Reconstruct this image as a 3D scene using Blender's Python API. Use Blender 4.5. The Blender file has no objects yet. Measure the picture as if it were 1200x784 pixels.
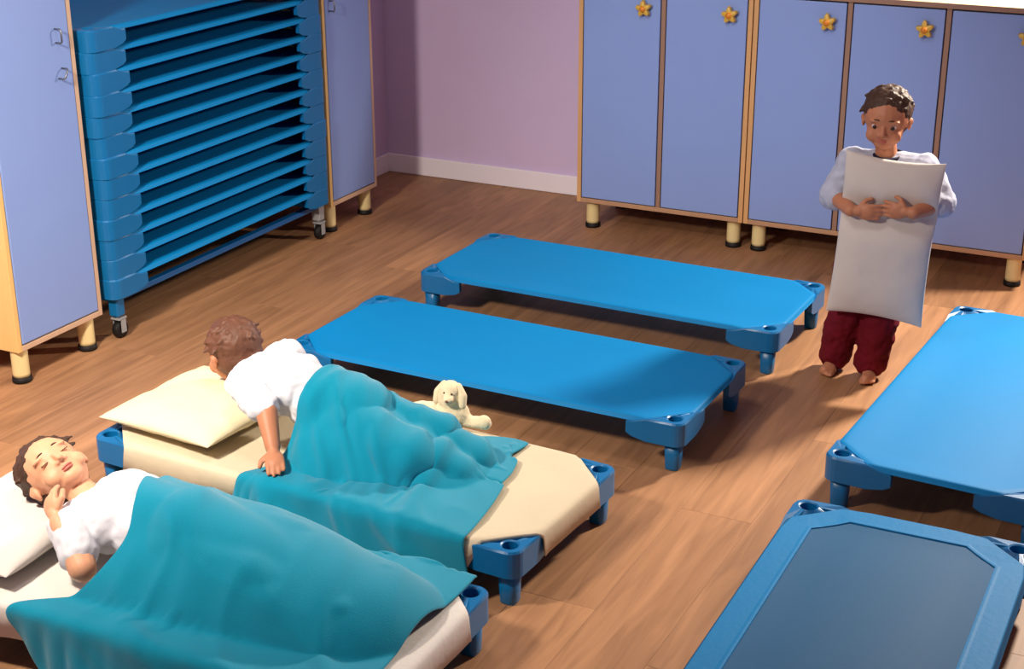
import bpy, bmesh, math, random
import numpy as np
from mathutils import Vector, Matrix, noise as mnoise

random.seed(7)
SC = bpy.context.scene
COL = SC.collection

# ------------------------------------------------------------------ camera
cam_d = bpy.data.cameras.new('camera'); cam_d.sensor_width = 36.0
F_PX = 1793.44
cam_d.lens = 36.0 * F_PX / 1200.0
cam_o = bpy.data.objects.new('camera', cam_d); COL.objects.link(cam_o)
YAW, PITCH, ROLL = -0.46429, 0.36899, -0.00393
fwd = Vector((math.sin(YAW)*math.cos(PITCH), math.cos(YAW)*math.cos(PITCH), -math.sin(PITCH)))
rgt = Vector((math.cos(YAW), -math.sin(YAW), 0)); upv = rgt.cross(fwd)
r2 = math.cos(ROLL)*rgt + math.sin(ROLL)*upv; u2 = -math.sin(ROLL)*rgt + math.cos(ROLL)*upv
M = Matrix((r2, u2, -fwd)).transposed().to_4x4(); M.translation = (1.0768, -3.3492, 1.8761)
cam_o.matrix_world = M
SC.camera = cam_o

# ------------------------------------------------------------------ light, exposure
SC.view_settings.view_transform = 'Standard'; SC.view_settings.look = 'None'
SC.view_settings.gamma = 1.0; SC.view_settings.use_curve_mapping = False
SC.view_settings.exposure = -0.1
w = bpy.data.worlds.new('room_air'); SC.world = w; w.use_nodes = True
w.node_tree.nodes['Background'].inputs[0].default_value = (0.8, 0.85, 1.0, 1)
w.node_tree.nodes['Background'].inputs[1].default_value = 0.15

def area(name, loc, target, size, power, col, spread=180):
    d = bpy.data.lights.new(name, 'AREA'); d.shape = 'DISK'; d.size = size; d.energy = power; d.color = col
    d.spread = math.radians(spread)
    o = bpy.data.objects.new(name, d); COL.objects.link(o); o.location = loc
    o.rotation_euler = (Vector(target) - Vector(loc)).to_track_quat('-Z', 'Y').to_euler()
    return o
area('front_left_lamp', (-1.45, -1.75, 1.95), (-1.75, 0.1, 0.1), 0.3, 41, (1.0, 0.90, 0.76), 108)
area('back_right_lamp', (0.95, 2.5, 2.05), (0.25, 0.0, 0.0), 0.28, 92, (1.0, 0.89, 0.74), 126)
area('overhead_fill', (-0.9, -0.3, 2.9), (-0.9, 0.2, 0.0), 0.7, 13, (1.0, 0.96, 0.93), 150)  # soft overhead fill light, added with no visible fixture
def spot(name, loc, target, power, col, ang, blend, rad):
    d = bpy.data.lights.new(name, 'SPOT'); d.energy = power; d.color = col; d.spot_size = math.radians(ang); d.spot_blend = blend; d.shadow_soft_size = rad
    o = bpy.data.objects.new(name, d); COL.objects.link(o); o.location = loc
    o.rotation_euler = (Vector(target) - Vector(loc)).to_track_quat('-Z', 'Y').to_euler()
spot('added_locker_spot', (-0.2, -1.6, 2.85), (-0.80, 2.2, 0.62), 210, (1.0, 0.95, 0.90), 30, 1.0, .12)  # unseen spot added to brighten the middle of the locker doors

# ------------------------------------------------------------------ materials
def srgb(r, g, b):
    f = lambda c: (c/255/12.92) if c/255 <= .04045 else ((c/255+.055)/1.055)**2.4
    return (f(r), f(g), f(b), 1)

def mat(name, col, rough=.5, spec=.5, var=0.0, scale=(20, 20, 20), bump=0.0, bscale=None, sheen=0.0, metal=0.0, coat=0.0, sss=0.0, rnd=0.0):
    m = bpy.data.materials.new(name); m.use_nodes = True
    nt = m.node_tree; b = nt.nodes['Principled BSDF']
    b.inputs['Roughness'].default_value = rough; b.inputs['Specular IOR Level'].default_value = spec
    b.inputs['Metallic'].default_value = metal
    if sheen: b.inputs['Sheen Weight'].default_value = sheen; b.inputs['Sheen Roughness'].default_value = .5
    if coat: b.inputs['Coat Weight'].default_value = coat; b.inputs['Coat Roughness'].default_value = .25
    if sss:
        b.inputs['Subsurface Weight'].default_value = sss
        b.inputs['Subsurface Radius'].default_value = (.012, .005, .003); b.inputs['Subsurface Scale'].default_value = .6
    b.inputs['Base Color'].default_value = col
    tc = nt.nodes.new('ShaderNodeTexCoord')
    if var or bump:
        mp = nt.nodes.new('ShaderNodeMapping'); nt.links.new(tc.outputs['Object'], mp.inputs[0]); mp.inputs['Scale'].default_value = scale
        nz = nt.nodes.new('ShaderNodeTexNoise'); nz.inputs['Scale'].default_value = 1; nz.inputs['Detail'].default_value = 5
        nt.links.new(mp.outputs[0], nz.inputs['Vector'])
        if var:
            mx = nt.nodes.new('ShaderNodeMix'); mx.data_type = 'RGBA'
            mx.inputs['A'].default_value = tuple(c*(1-var) for c in col[:3]) + (1,)
            mx.inputs['B'].default_value = tuple(min(1, c*(1+var)) for c in col[:3]) + (1,)
            nt.links.new(nz.outputs['Fac'], mx.inputs['Factor'])
            out = mx.outputs['Result']
            if rnd:
                oi = nt.nodes.new('ShaderNodeObjectInfo')
                hs = nt.nodes.new('ShaderNodeHueSaturation')
                mr = nt.nodes.new('ShaderNodeMapRange'); mr.inputs['To Min'].default_value = 1-rnd; mr.inputs['To Max'].default_value = 1+rnd
                nt.links.new(oi.outputs['Random'], mr.inputs['Value']); nt.links.new(mr.outputs[0], hs.inputs['Value'])
                nt.links.new(out, hs.inputs['Color']); out = hs.outputs[0]
            nt.links.new(out, b.inputs['Base Color'])
        if bump:
            src = nz
            if bscale:
                mp2 = nt.nodes.new('ShaderNodeMapping'); nt.links.new(tc.outputs['Object'], mp2.inputs[0]); mp2.inputs['Scale'].default_value = bscale
                src = nt.nodes.new('ShaderNodeTexNoise'); src.inputs['Scale'].default_value = 1; src.inputs['Detail'].default_value = 3
                nt.links.new(mp2.outputs[0], src.inputs['Vector'])
            bp = nt.nodes.new('ShaderNodeBump'); bp.inputs['Strength'].default_value = bump; bp.inputs['Distance'].default_value = .002
            nt.links.new(src.outputs['Fac'], bp.inputs['Height']); nt.links.new(bp.outputs[0], b.inputs['Normal'])
    return m

def plank_mat():
    m = bpy.data.materials.new('laminate'); m.use_nodes = True
    nt = m.node_tree; b = nt.nodes['Principled BSDF']; L = nt.links.new
    tc = nt.nodes.new('ShaderNodeTexCoord'); oi = nt.nodes.new('ShaderNodeObjectInfo')
    add = nt.nodes.new('ShaderNodeVectorMath'); add.operation = 'ADD'
    sc = nt.nodes.new('ShaderNodeVectorMath'); sc.operation = 'SCALE'; sc.inputs['Scale'].default_value = 37.0
    comb = nt.nodes.new('ShaderNodeCombineXYZ')
    L(oi.outputs['Random'], comb.inputs[0]); L(oi.outputs['Random'], comb.inputs[1]); L(comb.outputs[0], sc.inputs[0])
    L(tc.outputs['Object'], add.inputs[0]); L(sc.outputs[0], add.inputs[1])
    mp = nt.nodes.new('ShaderNodeMapping'); mp.inputs['Scale'].default_value = (34, 2.6, 1); L(add.outputs[0], mp.inputs[0])
    n1 = nt.nodes.new('ShaderNodeTexNoise'); n1.inputs['Scale'].default_value = 1; n1.inputs['Detail'].default_value = 7; n1.inputs['Distortion'].default_value = .8
    L(mp.outputs[0], n1.inputs['Vector'])
    mp2 = nt.nodes.new('ShaderNodeMapping'); mp2.inputs['Scale'].default_value = (7, .9, 1); L(add.outputs[0], mp2.inputs[0])
    n2 = nt.nodes.new('ShaderNodeTexNoise'); n2.inputs['Scale'].default_value = 1; n2.inputs['Detail'].default_value = 3
    L(mp2.outputs[0], n2.inputs['Vector'])
    mix = nt.nodes.new('ShaderNodeMath'); mix.operation = 'MULTIPLY_ADD'; mix.inputs[1].default_value = .6
    h2 = nt.nodes.new('ShaderNodeMath'); h2.operation = 'MULTIPLY'; h2.inputs[1].default_value = .4
    L(n2.outputs['Fac'], h2.inputs[0]); L(n1.outputs['Fac'], mix.inputs[0]); L(h2.outputs[0], mix.inputs[2])
    cr = nt.nodes.new('ShaderNodeValToRGB')
    cr.color_ramp.elements[0].position = .32; cr.color_ramp.elements[0].color = srgb(136, 97, 68)
    cr.color_ramp.elements[1].position = .68; cr.color_ramp.elements[1].color = srgb(182, 134, 96)
    L(mix.outputs[0], cr.inputs[0])
    hs = nt.nodes.new('ShaderNodeHueSaturation'); mr = nt.nodes.new('ShaderNodeMapRange')
    mr.inputs['To Min'].default_value = .88; mr.inputs['To Max'].default_value = 1.1
    L(oi.outputs['Random'], mr.inputs['Value']); L(mr.outputs[0], hs.inputs['Value']); L(cr.outputs[0], hs.inputs['Color'])
    L(hs.outputs[0], b.inputs['Base Color'])
    b.inputs['Roughness'].default_value = .5; b.inputs['Specular IOR Level'].default_value = .3
    return m

def cot_fabric_mat():
    m = mat('cot_fabric', srgb(0, 121, 184), .6, .18, .07, (4, 4, 4), .12, (160, 160, 160))
    return m

MT = {
 'plank': plank_mat(),
 'wall': mat('lilac_paint', srgb(208, 188, 224), .85, .2, .03, (6, 6, 6), .1, (120, 120, 120)),
 'white': mat('white_trim', srgb(238, 230, 240), .5, .4, .02, (8, 8, 8)),
 'ceil': mat('ceiling_paint', srgb(225, 222, 218), .9, .2, .02),
 'wood': mat('beech_edge', srgb(178, 138, 108), .45, .4, .12, (30, 30, 3), .05),
 'woodside': mat('beech_panel', srgb(226, 184, 118), .45, .4, .10, (30, 14, 2.5), .05),
 'joint': mat('beech_joint', srgb(206, 158, 106), .45, .4, .1, (30, 30, 3), .05),
 'dark': mat('brown_edge', srgb(150, 116, 98), .45, .4, .1, (30, 30, 3), .05),
 'board': mat('cream_top', srgb(240, 222, 180), .4, .4, .05, (6, 30, 6)),
 'palewood': mat('pale_edge', srgb(204, 170, 142), .45, .4, .1, (30, 30, 3), .05),
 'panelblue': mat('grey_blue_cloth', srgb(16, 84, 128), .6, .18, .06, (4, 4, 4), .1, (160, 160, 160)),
 'door': mat('blue_door', srgb(132, 156, 214), .4, .4, .03, (5, 5, 5)),
 'foot': mat('cream_foot', srgb(226, 206, 150), .35, .5, .04),
 'black': mat('black_rubber', srgb(22, 18, 18), .6, .3, .04),
 'star': mat('yellow_star', srgb(208, 168, 62), .4, .5, .06),
 'orange': mat('orange_dome', srgb(216, 130, 32), .4, .5, .06),
 'steel': mat('grey_steel', srgb(120, 122, 130), .35, .5, .05, metal=.8),
 'steelpaint': mat('grey_post', srgb(150, 150, 152), .4, .5, .05),
 'fabric': cot_fabric_mat(),
 'hem': mat('cot_hem', srgb(0, 118, 178), .6, .18, .06, (5, 5, 5), .35, (60, 60, 60)),
 'bracket': mat('blue_plastic', srgb(4, 102, 160), .36, .5, .05, (9, 9, 9)),
 'rail': mat('blue_rail', srgb(10, 94, 160), .28, .6, .04),
 'blanket': mat('teal_fleece', srgb(0, 131, 160), .95, .15, .08, (9, 9, 9), .5, (420, 420, 420), sheen=.25),
 'sheet': mat('cream_sheet', srgb(204, 190, 164), .85, .2, .05, (9, 9, 9), .5, (60, 60, 60)),
 'sheetw': mat('white_sheet', srgb(214, 208, 202), .85, .2, .04, (9, 9, 9), .5, (60, 60, 60)),
 'pillow': mat('cream_pillowcase', srgb(226, 214, 180), .85, .2, .04, (8, 8, 8), .6, (50, 50, 50)),
 'pilloww': mat('white_pillowcase', srgb(208, 200, 194), .85, .2, .04, (8, 8, 8), .5, (60, 60, 60)),
 'skin': mat('skin', srgb(216, 158, 124), .5, .35, .06, (20, 20, 20), sss=.15),
 'skin2': mat('skin_tan', srgb(186, 124, 92), .5, .35, .06, (20, 20, 20), sss=.15),
 'lip': mat('lips', srgb(186, 104, 92), .45, .4, .05),
 'hair': mat('dark_brown_hair', srgb(70, 48, 36), .55, .35, .35, (60, 60, 14), .8, (180, 180, 40)),
 'hair2': mat('brown_hair', srgb(98, 62, 46), .55, .35, .35, (60, 60, 14), .8, (180, 180, 40)),
 'eye': mat('eye_white', srgb(235, 232, 228), .2, .5, .02),
 'iris': mat('iris', srgb(50, 32, 24), .15, .6, .05),
 'shirt': mat('white_shirt', srgb(212, 212, 220), .85, .2, .04, (9, 9, 9), .5, (70, 70, 70)),
 'shirtg': mat('grey_shirt', srgb(176, 180, 200), .85, .2, .22, (40, 40, 40), .5, (70, 70, 70)),
 'collar': mat('navy_collar', srgb(30, 30, 52), .8, .2, .05),
 'trousers': mat('dark_red_trousers', srgb(104, 14, 30), .85, .2, .12, (14, 14, 14), .6, (90, 90, 90)),
 'plush': mat('cream_plush', srgb(232, 214, 178), .95, .1, .08, (40, 40, 40), .9, (260, 260, 260), sheen=.3),
 'plushdark': mat('plush_nose_brown', srgb(120, 84, 70), .9, .1, .08),  # brown of the toy's nose
}

# ------------------------------------------------------------------ helpers
def link(name, bm, m, parent=None, smooth=False, loc=None):
    me = bpy.data.meshes.new(name); bm.to_mesh(me); bm.free()
    if smooth:
        for p in me.polygons: p.use_smooth = True
    o = bpy.data.objects.new(name, me); COL.objects.link(o)
    if m: me.materials.append(m)
    if parent is not None: o.parent = parent
    if loc is not None: o.location = loc
    return o

def thing(name, label, cat, loc=(0, 0, 0), rotz=0.0, group=None):
    o = bpy.data.objects.new(name, None); COL.objects.link(o)
    o.empty_display_size = .1
    o.location = loc; o.rotation_euler = (0, 0, rotz); tag(o, label, cat, group); return o

def tag(o, label, cat, group=None):
    o['label'] = label; o['category'] = cat
    if group: o['group'] = group
    return o

def structure(o, label=None):
    o['kind'] = 'structure'
    if label: o['label'] = label
    return o

def box(bm, x0, x1, y0, y1, z0, z1, bev=0.0):
    vs = [bm.verts.new(p) for p in ((x0,y0,z0),(x1,y0,z0),(x1,y1,z0),(x0,y1,z0),(x0,y0,z1),(x1,y0,z1),(x1,y1,z1),(x0,y1,z1))]
    fs = [bm.faces.new([vs[i] for i in f]) for f in ((0,3,2,1),(4,5,6,7),(0,1,5,4),(1,2,6,5),(2,3,7,6),(3,0,4,7))]
    if bev:
        es = list({e for f in fs for e in f.edges})
        bmesh.ops.bevel(bm, geom=es, offset=bev, segments=2, profile=.5, affect='EDGES')

def lathe(bm, prof, c=(0, 0, 0), n=20, axis='Z'):
    rings = []
    for r, h in prof:
        ring = []
        for i in range(n):
            a = 2*math.pi*i/n
            p = (r*math.cos(a), r*math.sin(a), h)
            if axis == 'X': p = (h, p[0], p[1])
            if axis == 'Y': p = (p[0], h, p[1])
            ring.append(bm.verts.new((p[0]+c[0], p[1]+c[1], p[2]+c[2])))
        rings.append(ring)
    for a, b in zip(rings, rings[1:]):
        for i in range(n): bm.faces.new((a[i], a[(i+1) % n], b[(i+1) % n], b[i]))
    bm.faces.new(list(reversed(rings[0]))); bm.faces.new(rings[-1])
    bmesh.ops.recalc_face_normals(bm, faces=bm.faces)

def tube(bm, pts, r, n=12, cap=True):
    pts = [Vector(p) for p in pts]; rings = []
    rr = r if isinstance(r, (list, tuple)) else [r]*len(pts)
    prev = None
    for i, p in enumerate(pts):
        d = (pts[min(i+1, len(pts)-1)] - pts[max(i-1, 0)]).normalized()
        if prev is None:
            a = d.orthogonal().normalized()
        else:
            a = (prev - d*prev.dot(d)).normalized()
        prev = a; b = d.cross(a)
        rings.append([bm.verts.new(p + rr[i]*(math.cos(t)*a + math.sin(t)*b)) for t in [2*math.pi*k/n for k in range(n)]])
    for A, B in zip(rings, rings[1:]):
        for i in range(n): bm.faces.new((A[i], A[(i+1) % n], B[(i+1) % n], B[i]))
    if cap:
        bm.faces.new(list(reversed(rings[0]))); bm.faces.new(rings[-1])
    bmesh.ops.recalc_face_normals(bm, faces=bm.faces)

def copy_tree(o, parent=None):
    c = o.copy(); COL.objects.link(c)
    if parent is not None: c.parent = parent
    for ch in list(o.children): copy_tree(ch, c)
    return c

# ------------------------------------------------------------------ room shell
XL, XR, YB, YF, H = -2.82, 2.6, 2.65, -4.6, 2.95
def slab(name, *a, m='wall'):
    bm = bmesh.new(); box(bm, *a); return structure(link(name, bm, MT[m]))
floor = slab('floor', XL-.1, XR+.1, YF-.1, YB+.1, -.12, -.014, m='plank')
slab('ceiling', XL-.1, XR+.1, YF-.1, YB+.1, H, H+.1, m='ceil')
slab('wall_left', XL-.1, XL, YF, YB, -.014, H)
slab('wall_right', XR, XR+.1, YF, YB, -.014, H)
slab('wall_back', XL-.1, XR+.1, YB, YB+.1, -.014, H)
slab('wall_front', XL-.1, XR+.1, YF-.1, YF, -.014, H)
XP, YP = -2.575, 2.30        # boxed-out corner of the left wall, seen past the cupboard
slab('wall_left_corner', XL, XP, YP, YB, 0.0005, H)
def skirting(name, x0, x1, y0, y1):
    bm = bmesh.new(); box(bm, x0, x1, y0, y1, .0008, .088, .004); structure(link(name, bm, MT['white']))
skirting('baseboard_back', XP+.0005, XR, YB-.014, YB-.0003)
skirting('baseboard_left', XP+.0003, XP+.014, YP-.013, YB-.0145)

# floor planks (run away from the viewer)
PW, PL = .192, 1.286
bm = bmesh.new(); box(bm, -PW/2+.0002, PW/2-.0002, -PL/2+.0002, PL/2-.0002, -.012, 0, 0.0)
top = [e for e in bm.edges if all(v.co.z > -.001 for v in e.verts)]
bmesh.ops.bevel(bm, geom=top, offset=.0005, segments=1, affect='EDGES')
p0 = None
nx = int((XR-XL)/PW)+1
for i in range(nx):
    off = (i*0.437) % 1.0*PL
    for j in range(-1, 7):
        x = XL + (i+.5)*PW; y = YF + off + j*PL
        if y + PL/2 < YF or y - PL/2 > YB: continue
        if x > XR - .02: continue
        y0, y1 = max(y-PL/2, YF+.005), min(y+PL/2, YB-.002)
        if p0 is None:
            p0 = link('plank', bm, MT['plank'], floor); o = p0
        else:
            o = p0.copy(); COL.objects.link(o)
        o.location = (x, (y0+y1)/2, 0); o.scale = (1, (y1-y0)/PL, 1)

# ------------------------------------------------------------------ cupboards
ZB, ZT = .115, 1.0
def foot(par, x, y, h=ZB, r=.027):
    bm = bmesh.new(); lathe(bm, [(r*.96, .018), (r, .03), (r, h-.004), (r, h)], (x, y, 0), 20)
    o = link('foot', bm, MT['foot'], par, True)
    bm = bmesh.new(); lathe(bm, [(r*1.12, 0), (r*1.16, .006), (r*1.12, .018), (r*.9, .0195)], (x, y, 0), 20)
    link('foot_cap', bm, MT['black'], o, True)

def star_bm(c, R=.034):
    bm = bmesh.new()
    # five rounded points, bulging, facing -y, standing off the door
    front, back = [], []
    n = 50
    for i in range(n):
        a = 2*math.pi*i/n + math.pi/2 + .12
        k = .5+.5*math.cos(5*(a - math.pi/2 - .12))
        r = R*(.56 + .44*k**.9)
        back.append(bm.verts.new((c[0]+r*math.cos(a), c[1]-.016, c[2]+r*math.sin(a))))
        front.append(bm.verts.new((c[0]+.88*r*math.cos(a), c[1]-.030, c[2]+.88*r*math.sin(a))))
    for i in range(n): bm.faces.new((back[i], back[(i+1) % n], front[(i+1) % n], front[i]))
    cf = bm.verts.new((c[0], c[1]-.036, c[2]))
    for i in range(n): bm.faces.new((front[i], front[(i+1) % n], cf))
    bm.faces.new(list(reversed(back)))
    bmesh.ops.recalc_face_normals(bm, faces=bm.faces)
    return bm

def locker(label, x0, ndoors, ww, yf=2.2, depth=.42):
    """front faces -y; x0 = left outer edge"""
    T = .018
    x1 = x0 + ww
    t = thing('locker', label, 'cupboard', ((x0+x1)/2, yf+depth/2, 0), 0, 'blue lockers along the back wall')
    ox, oy = (x0+x1)/2, yf+depth/2
    def part(name, m, *a, bev=.0015):
        bm = bmesh.new(); box(bm, a[0]-ox, a[1]-ox, a[2]-oy, a[3]-oy, a[4], a[5], bev); return link(name, bm, MT[m], t)
    yb = yf + depth
    part('side_panel', 'joint', x0, x0+T, yf, yb, ZB, ZT-.002)
    part('side_panel', 'joint', x1-T, x1, yf, yb, ZB, ZT-.002)
    part('bottom_panel', 'wood', x0+T, x1-T, yf, yb, ZB, ZB+T)
    part('back_panel', 'wood', x0+T, x1-T, yb-.008, yb, ZB+T, ZT-.003)
    part('top_panel', 'board', x0-.001, x1+.001, yf-.008, yb, ZT, ZT+.018)
    part('edge_strip', 'dark', x0-.001, x1+.001, yf-.012, yf-.0085, ZT-.001, ZT+.0175, bev=.0008)
    w_ = (ww - 2*T - (ndoors-1)*T)/ndoors
    for i in range(ndoors):
        a = x0 + T + i*(w_+T)
        if i: part('divider', 'dark', a-T, a, yf, yb-.008, ZB+T, ZT-.003)
        bm = bmesh.new(); box(bm, a+.004-ox, a+w_-.004-ox, yf-.002-oy, yf+.016-oy, ZB+T+.004, ZT-.008, .0025)
        d = link('door', bm, MT['door'], t)
        cx, cz = a + w_*.80 - ox, .922
        k = link('star_knob', star_bm((cx, yf-.002-oy, cz)), MT['star'], d); k['label'] = 'yellow star-shaped knob'
        bm = bmesh.new(); lathe(bm, [(.008, yf-.002-oy), (.008, yf-.018-oy)], (cx, 0, cz), 10, 'Y')
        lathe(bm, [(.0125, yf-.033-oy), (.012, yf-.037-oy), (.008, yf-.041-oy), (.002, yf-.0425-oy)], (cx, 0, cz), 14, 'Y')
        link('knob_stem', bm, MT['orange'], d, True)
    for fx in (x0+.05, x1-.05):
        for fy in (yf+.055, yb-.05): foot(t, fx-ox, fy-oy)
    return t
locker('low two-door blue locker with star knobs, next to the bare lilac wall', -1.402, 2, .710)
locker('wide three-door blue locker with star knobs, behind the standing child', -.688, 3, 1.075)

def cupboard(label, y0, y1, handles, xf=-2.27, depth=.5, h=1.42):
    """tall, door faces +x"""
    T = .018; ox, oy = xf-depth/2, (y0+y1)/2
    t = thing('cupboard', label, 'cupboard', (ox, oy, 0), 0, 'tall blue cupboards along the left wall')
    def part(name, m, *a, bev=.0015):
        bm = bmesh.new(); box(bm, a[0]-ox, a[1]-ox, a[2]-oy, a[3]-oy, a[4], a[5], bev); return link(name, bm, MT[m], t)
    xb = xf - depth
    part('side_panel', 'woodside', xb, xf, y0, y0+T, ZB-.004, h)
    part('side_panel', 'palewood', xb, xf, y1-T, y1, ZB-.004, h)
    part('bottom_panel', 'palewood', xb, xf, y0+T, y1-T, ZB-.004, ZB+T-.004)
    part('top_panel', 'wood', xb, xf, y0+T, y1-T, h-T, h)
    part('back_panel', 'wood', xb, xb+.008, y0+T, y1-T, ZB+T, h-T)
    bm = bmesh.new(); box(bm, xf-.016-ox, xf+.002-ox, y0+T+.003-oy, y1-T-.003-oy, ZB+T+.001, h-T-.004, .0025)
    d = link('door', bm, MT['door'], t)
    for (yy, zz, hh, tilt) in handles:
        bm = bmesh.new(); c, s = math.cos(tilt), math.sin(tilt)
        P = [(xf+.001, 0, hh), (xf+.022, 0, hh), (xf+.027, 0, hh*.8), (xf+.027, 0, -hh*.8), (xf+.022, 0, -hh), (xf+.001, 0, -hh)]
        tube(bm, [(p[0]-ox, yy-oy + p[2]*s, zz + p[2]*c) for p in P], .003, 8)
        link('handle', bm, MT['steel'], d, True)
    for fy in (y0+.035, y1-.05):
        for fx in (xf-.035, xb+.05): foot(t, fx-ox, fy-oy)
    return t
cupboard('tall blue cupboard with a pale wood side, left of the cot stack', -.088, .302, [(.221, 1.046, .021, 0), (.226, .93, .017, .55)])
cupboard('tall blue cupboard between the cot stack and the room corner', 1.692, 2.052, [(1.742, .918, .02, 0)])

# ------------------------------------------------------------------ cots
LX, LY = .656, .265      # half outer size
HZ = .1487               # top of the corner plates
BZ = .081                # underside of the corner plates
CUT = .108
def bracket_bm(sx, sy):
    bm = bmesh.new(); A = .168; q = .05
    poly = [(A, 0), (A, .022), (CUT+.010, .026), (CUT+.002, .0275), (CUT-.012, .030), (.066, .066), (.030, CUT-.012), (.0275, CUT+.002), (.026, CUT+.010), (.022, A), (0, A)]
    # rounded outer corner
    R = .032
    arc = [(R-R*math.cos(t), R-R*math.sin(t)) for t in [math.pi/2*k/5 for k in range(6)]]
    poly = poly + arc
    H0 = (.037, .037); hr = .0195
    n = 40
    def hit(a):
        dx, dy = math.cos(a), math.sin(a); best = None
        for (x1, y1), (x2, y2) in zip(poly, poly[1:]+poly[:1]):
            ex, ey = x2-x1, y2-y1; den = dx*ey-dy*ex
            if abs(den) < 1e-9: continue
            t = ((x1-H0[0])*ey-(y1-H0[1])*ex)/den; s = ((x1-H0[0])*dy-(y1-H0[1])*dx)/den
            if t > 0 and -1e-6 <= s <= 1+1e-6 and (best is None or t < best): best = t
        return (H0[0]+dx*best, H0[1]+dy*best)
    angs = sorted({round(2*math.pi*k/n, 5) for k in range(n)} | {round(math.atan2(p[1]-H0[1], p[0]-H0[0]) % (2*math.pi), 5) for p in poly})
    N = len(angs)
    def W(x, y, z): return bm.verts.new((sx*(LX-x), sy*(LY-y), z))
    def zbot(x, y):
        d = max(x, y); k = min(1, max(0, (d-.115)/.055)); return BZ + .020*k*k
    def zt(x, y): return HZ - .013*min(1, max(0, (x+y-CUT-.004)/.008))
    hole_b, hole_t, lip, top, top2, bot = [], [], [], [], [], []
    for a in angs:
        c, s = math.cos(a), math.sin(a); o = hit(a)
        hole_b.append(W(H0[0]+hr*c, H0[1]+hr*s, BZ+.002)); hole_t.append(W(H0[0]+hr*c, H0[1]+hr*s, HZ))
        lip.append(W(H0[0]+(hr+.004)*c, H0[1]+(hr+.004)*s, HZ+.0025))
        d = math.hypot(o[0]-H0[0], o[1]-H0[1]); k = (d-.004)/d
        top.append(W(H0[0]+(o[0]-H0[0])*k, H0[1]+(o[1]-H0[1])*k, zt(*o)+.001)); top2.append(W(o[0], o[1], zt(*o)-.004)); bot.append(W(o[0], o[1], zbot(*o)))
    for A_, B_ in ((hole_b, hole_t), (hole_t, lip), (lip, top), (top, top2), (top2, bot), (bot, hole_b)):
        for i in range(N): bm.faces.new((A_[i], A_[(i+1) % N], B_[(i+1) % N], B_[i]))
    bmesh.ops.recalc_face_normals(bm, faces=bm.faces)
    return bm

def octo_grid(a, b, cut, nxs, nys, edge):
    """grid over an octagon (rect with cut corners); returns arrays x,y and distance to the outline"""
    def st(h, n):
        inner = list(np.linspace(-h+edge[-1], h-edge[-1], n))
        L = [-h+e for e in edge[:-1]]; return np.array(L + inner + [h-e for e in reversed(edge[:-1])])
    return st(a, nxs), st(b, nys)

def fabric_bm(a, b, cut, ztop, r, drop, sag, seed=0, extra=None, puck=.0):
    bm = bmesh.new()
    edge = [0, .0015, .004, .008, .014, .022, .04]
    xs = np.concatenate([[-a+e for e in edge], np.linspace(-a+cut*.5, -a+cut, 4), np.linspace(-a+cut, a-cut, 26)[1:-1], np.linspace(a-cut, a-cut*.5, 4), [a-e for e in reversed(edge)]])
    fr = np.concatenate([[e/b for e in edge], np.linspace(.26, 1.74, 13), [2-e/b for e in reversed(edge)]]) - 1
    rows = []
    for x in xs:
        hb = b - max(0, abs(x)-(a-cut)) * 1.0 if abs(x) > a-cut else b
        row = []
        for f in fr:
            y = f*hb
            dx = a-abs(x); dy = b-abs(y); dc = (a+b-cut-abs(x)-abs(y))/1.41421
            d = max(0, min(dx, dy)); rr = r
            z = ztop
            if d < rr: z -= rr - math.sqrt(max(0, rr*rr-(rr-d)**2))
            if dc < .01: z -= .003*(1-max(0, dc)/.01)
            m = max(0, min(1, min(dx, dy, dc+.02)/.12)); m = m*m*(3-2*m)
            z -= sag*m
            if extra: z += extra(x, y, d, dc)
            row.append(bm.verts.new((x, y, z)))
        rows.append(row)
    for A, B in zip(rows, rows[1:]):
        for i in range(len(A)-1): bm.faces.new((A[i], B[i], B[i+1], A[i+1]))
    # skirt
    be = [e for e in bm.edges if e.is_boundary]
    ret = bmesh.ops.extrude_edge_only(bm, edges=be)
    for v in [g for g in ret['geom'] if isinstance(g, bmesh.types.BMVert)]:
        x, y = v.co.x, v.co.y
        onx = abs(abs(x)-a) < 1e-5; ony = abs(abs(y)-b) < 1e-5
        dd = drop if (onx or ony) else .006
        if callable(dd): dd = dd(x, y)
        v.co.z -= dd
        n1 = .003*mnoise.noise((x*14+seed, y*14, 3)) if drop and not callable(drop) and drop > .03 else 0
        if ony: v.co.y += math.copysign(-.004+n1, y)
        if onx: v.co.x += math.copysign(-.004+n1, x)
    bmesh.ops.recalc_face_normals(bm, faces=bm.faces)
    up = sum(f.normal.z for f in bm.faces)
    if up < 0: bmesh.ops.reverse_faces(bm, faces=bm.faces)
    return bm

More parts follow.
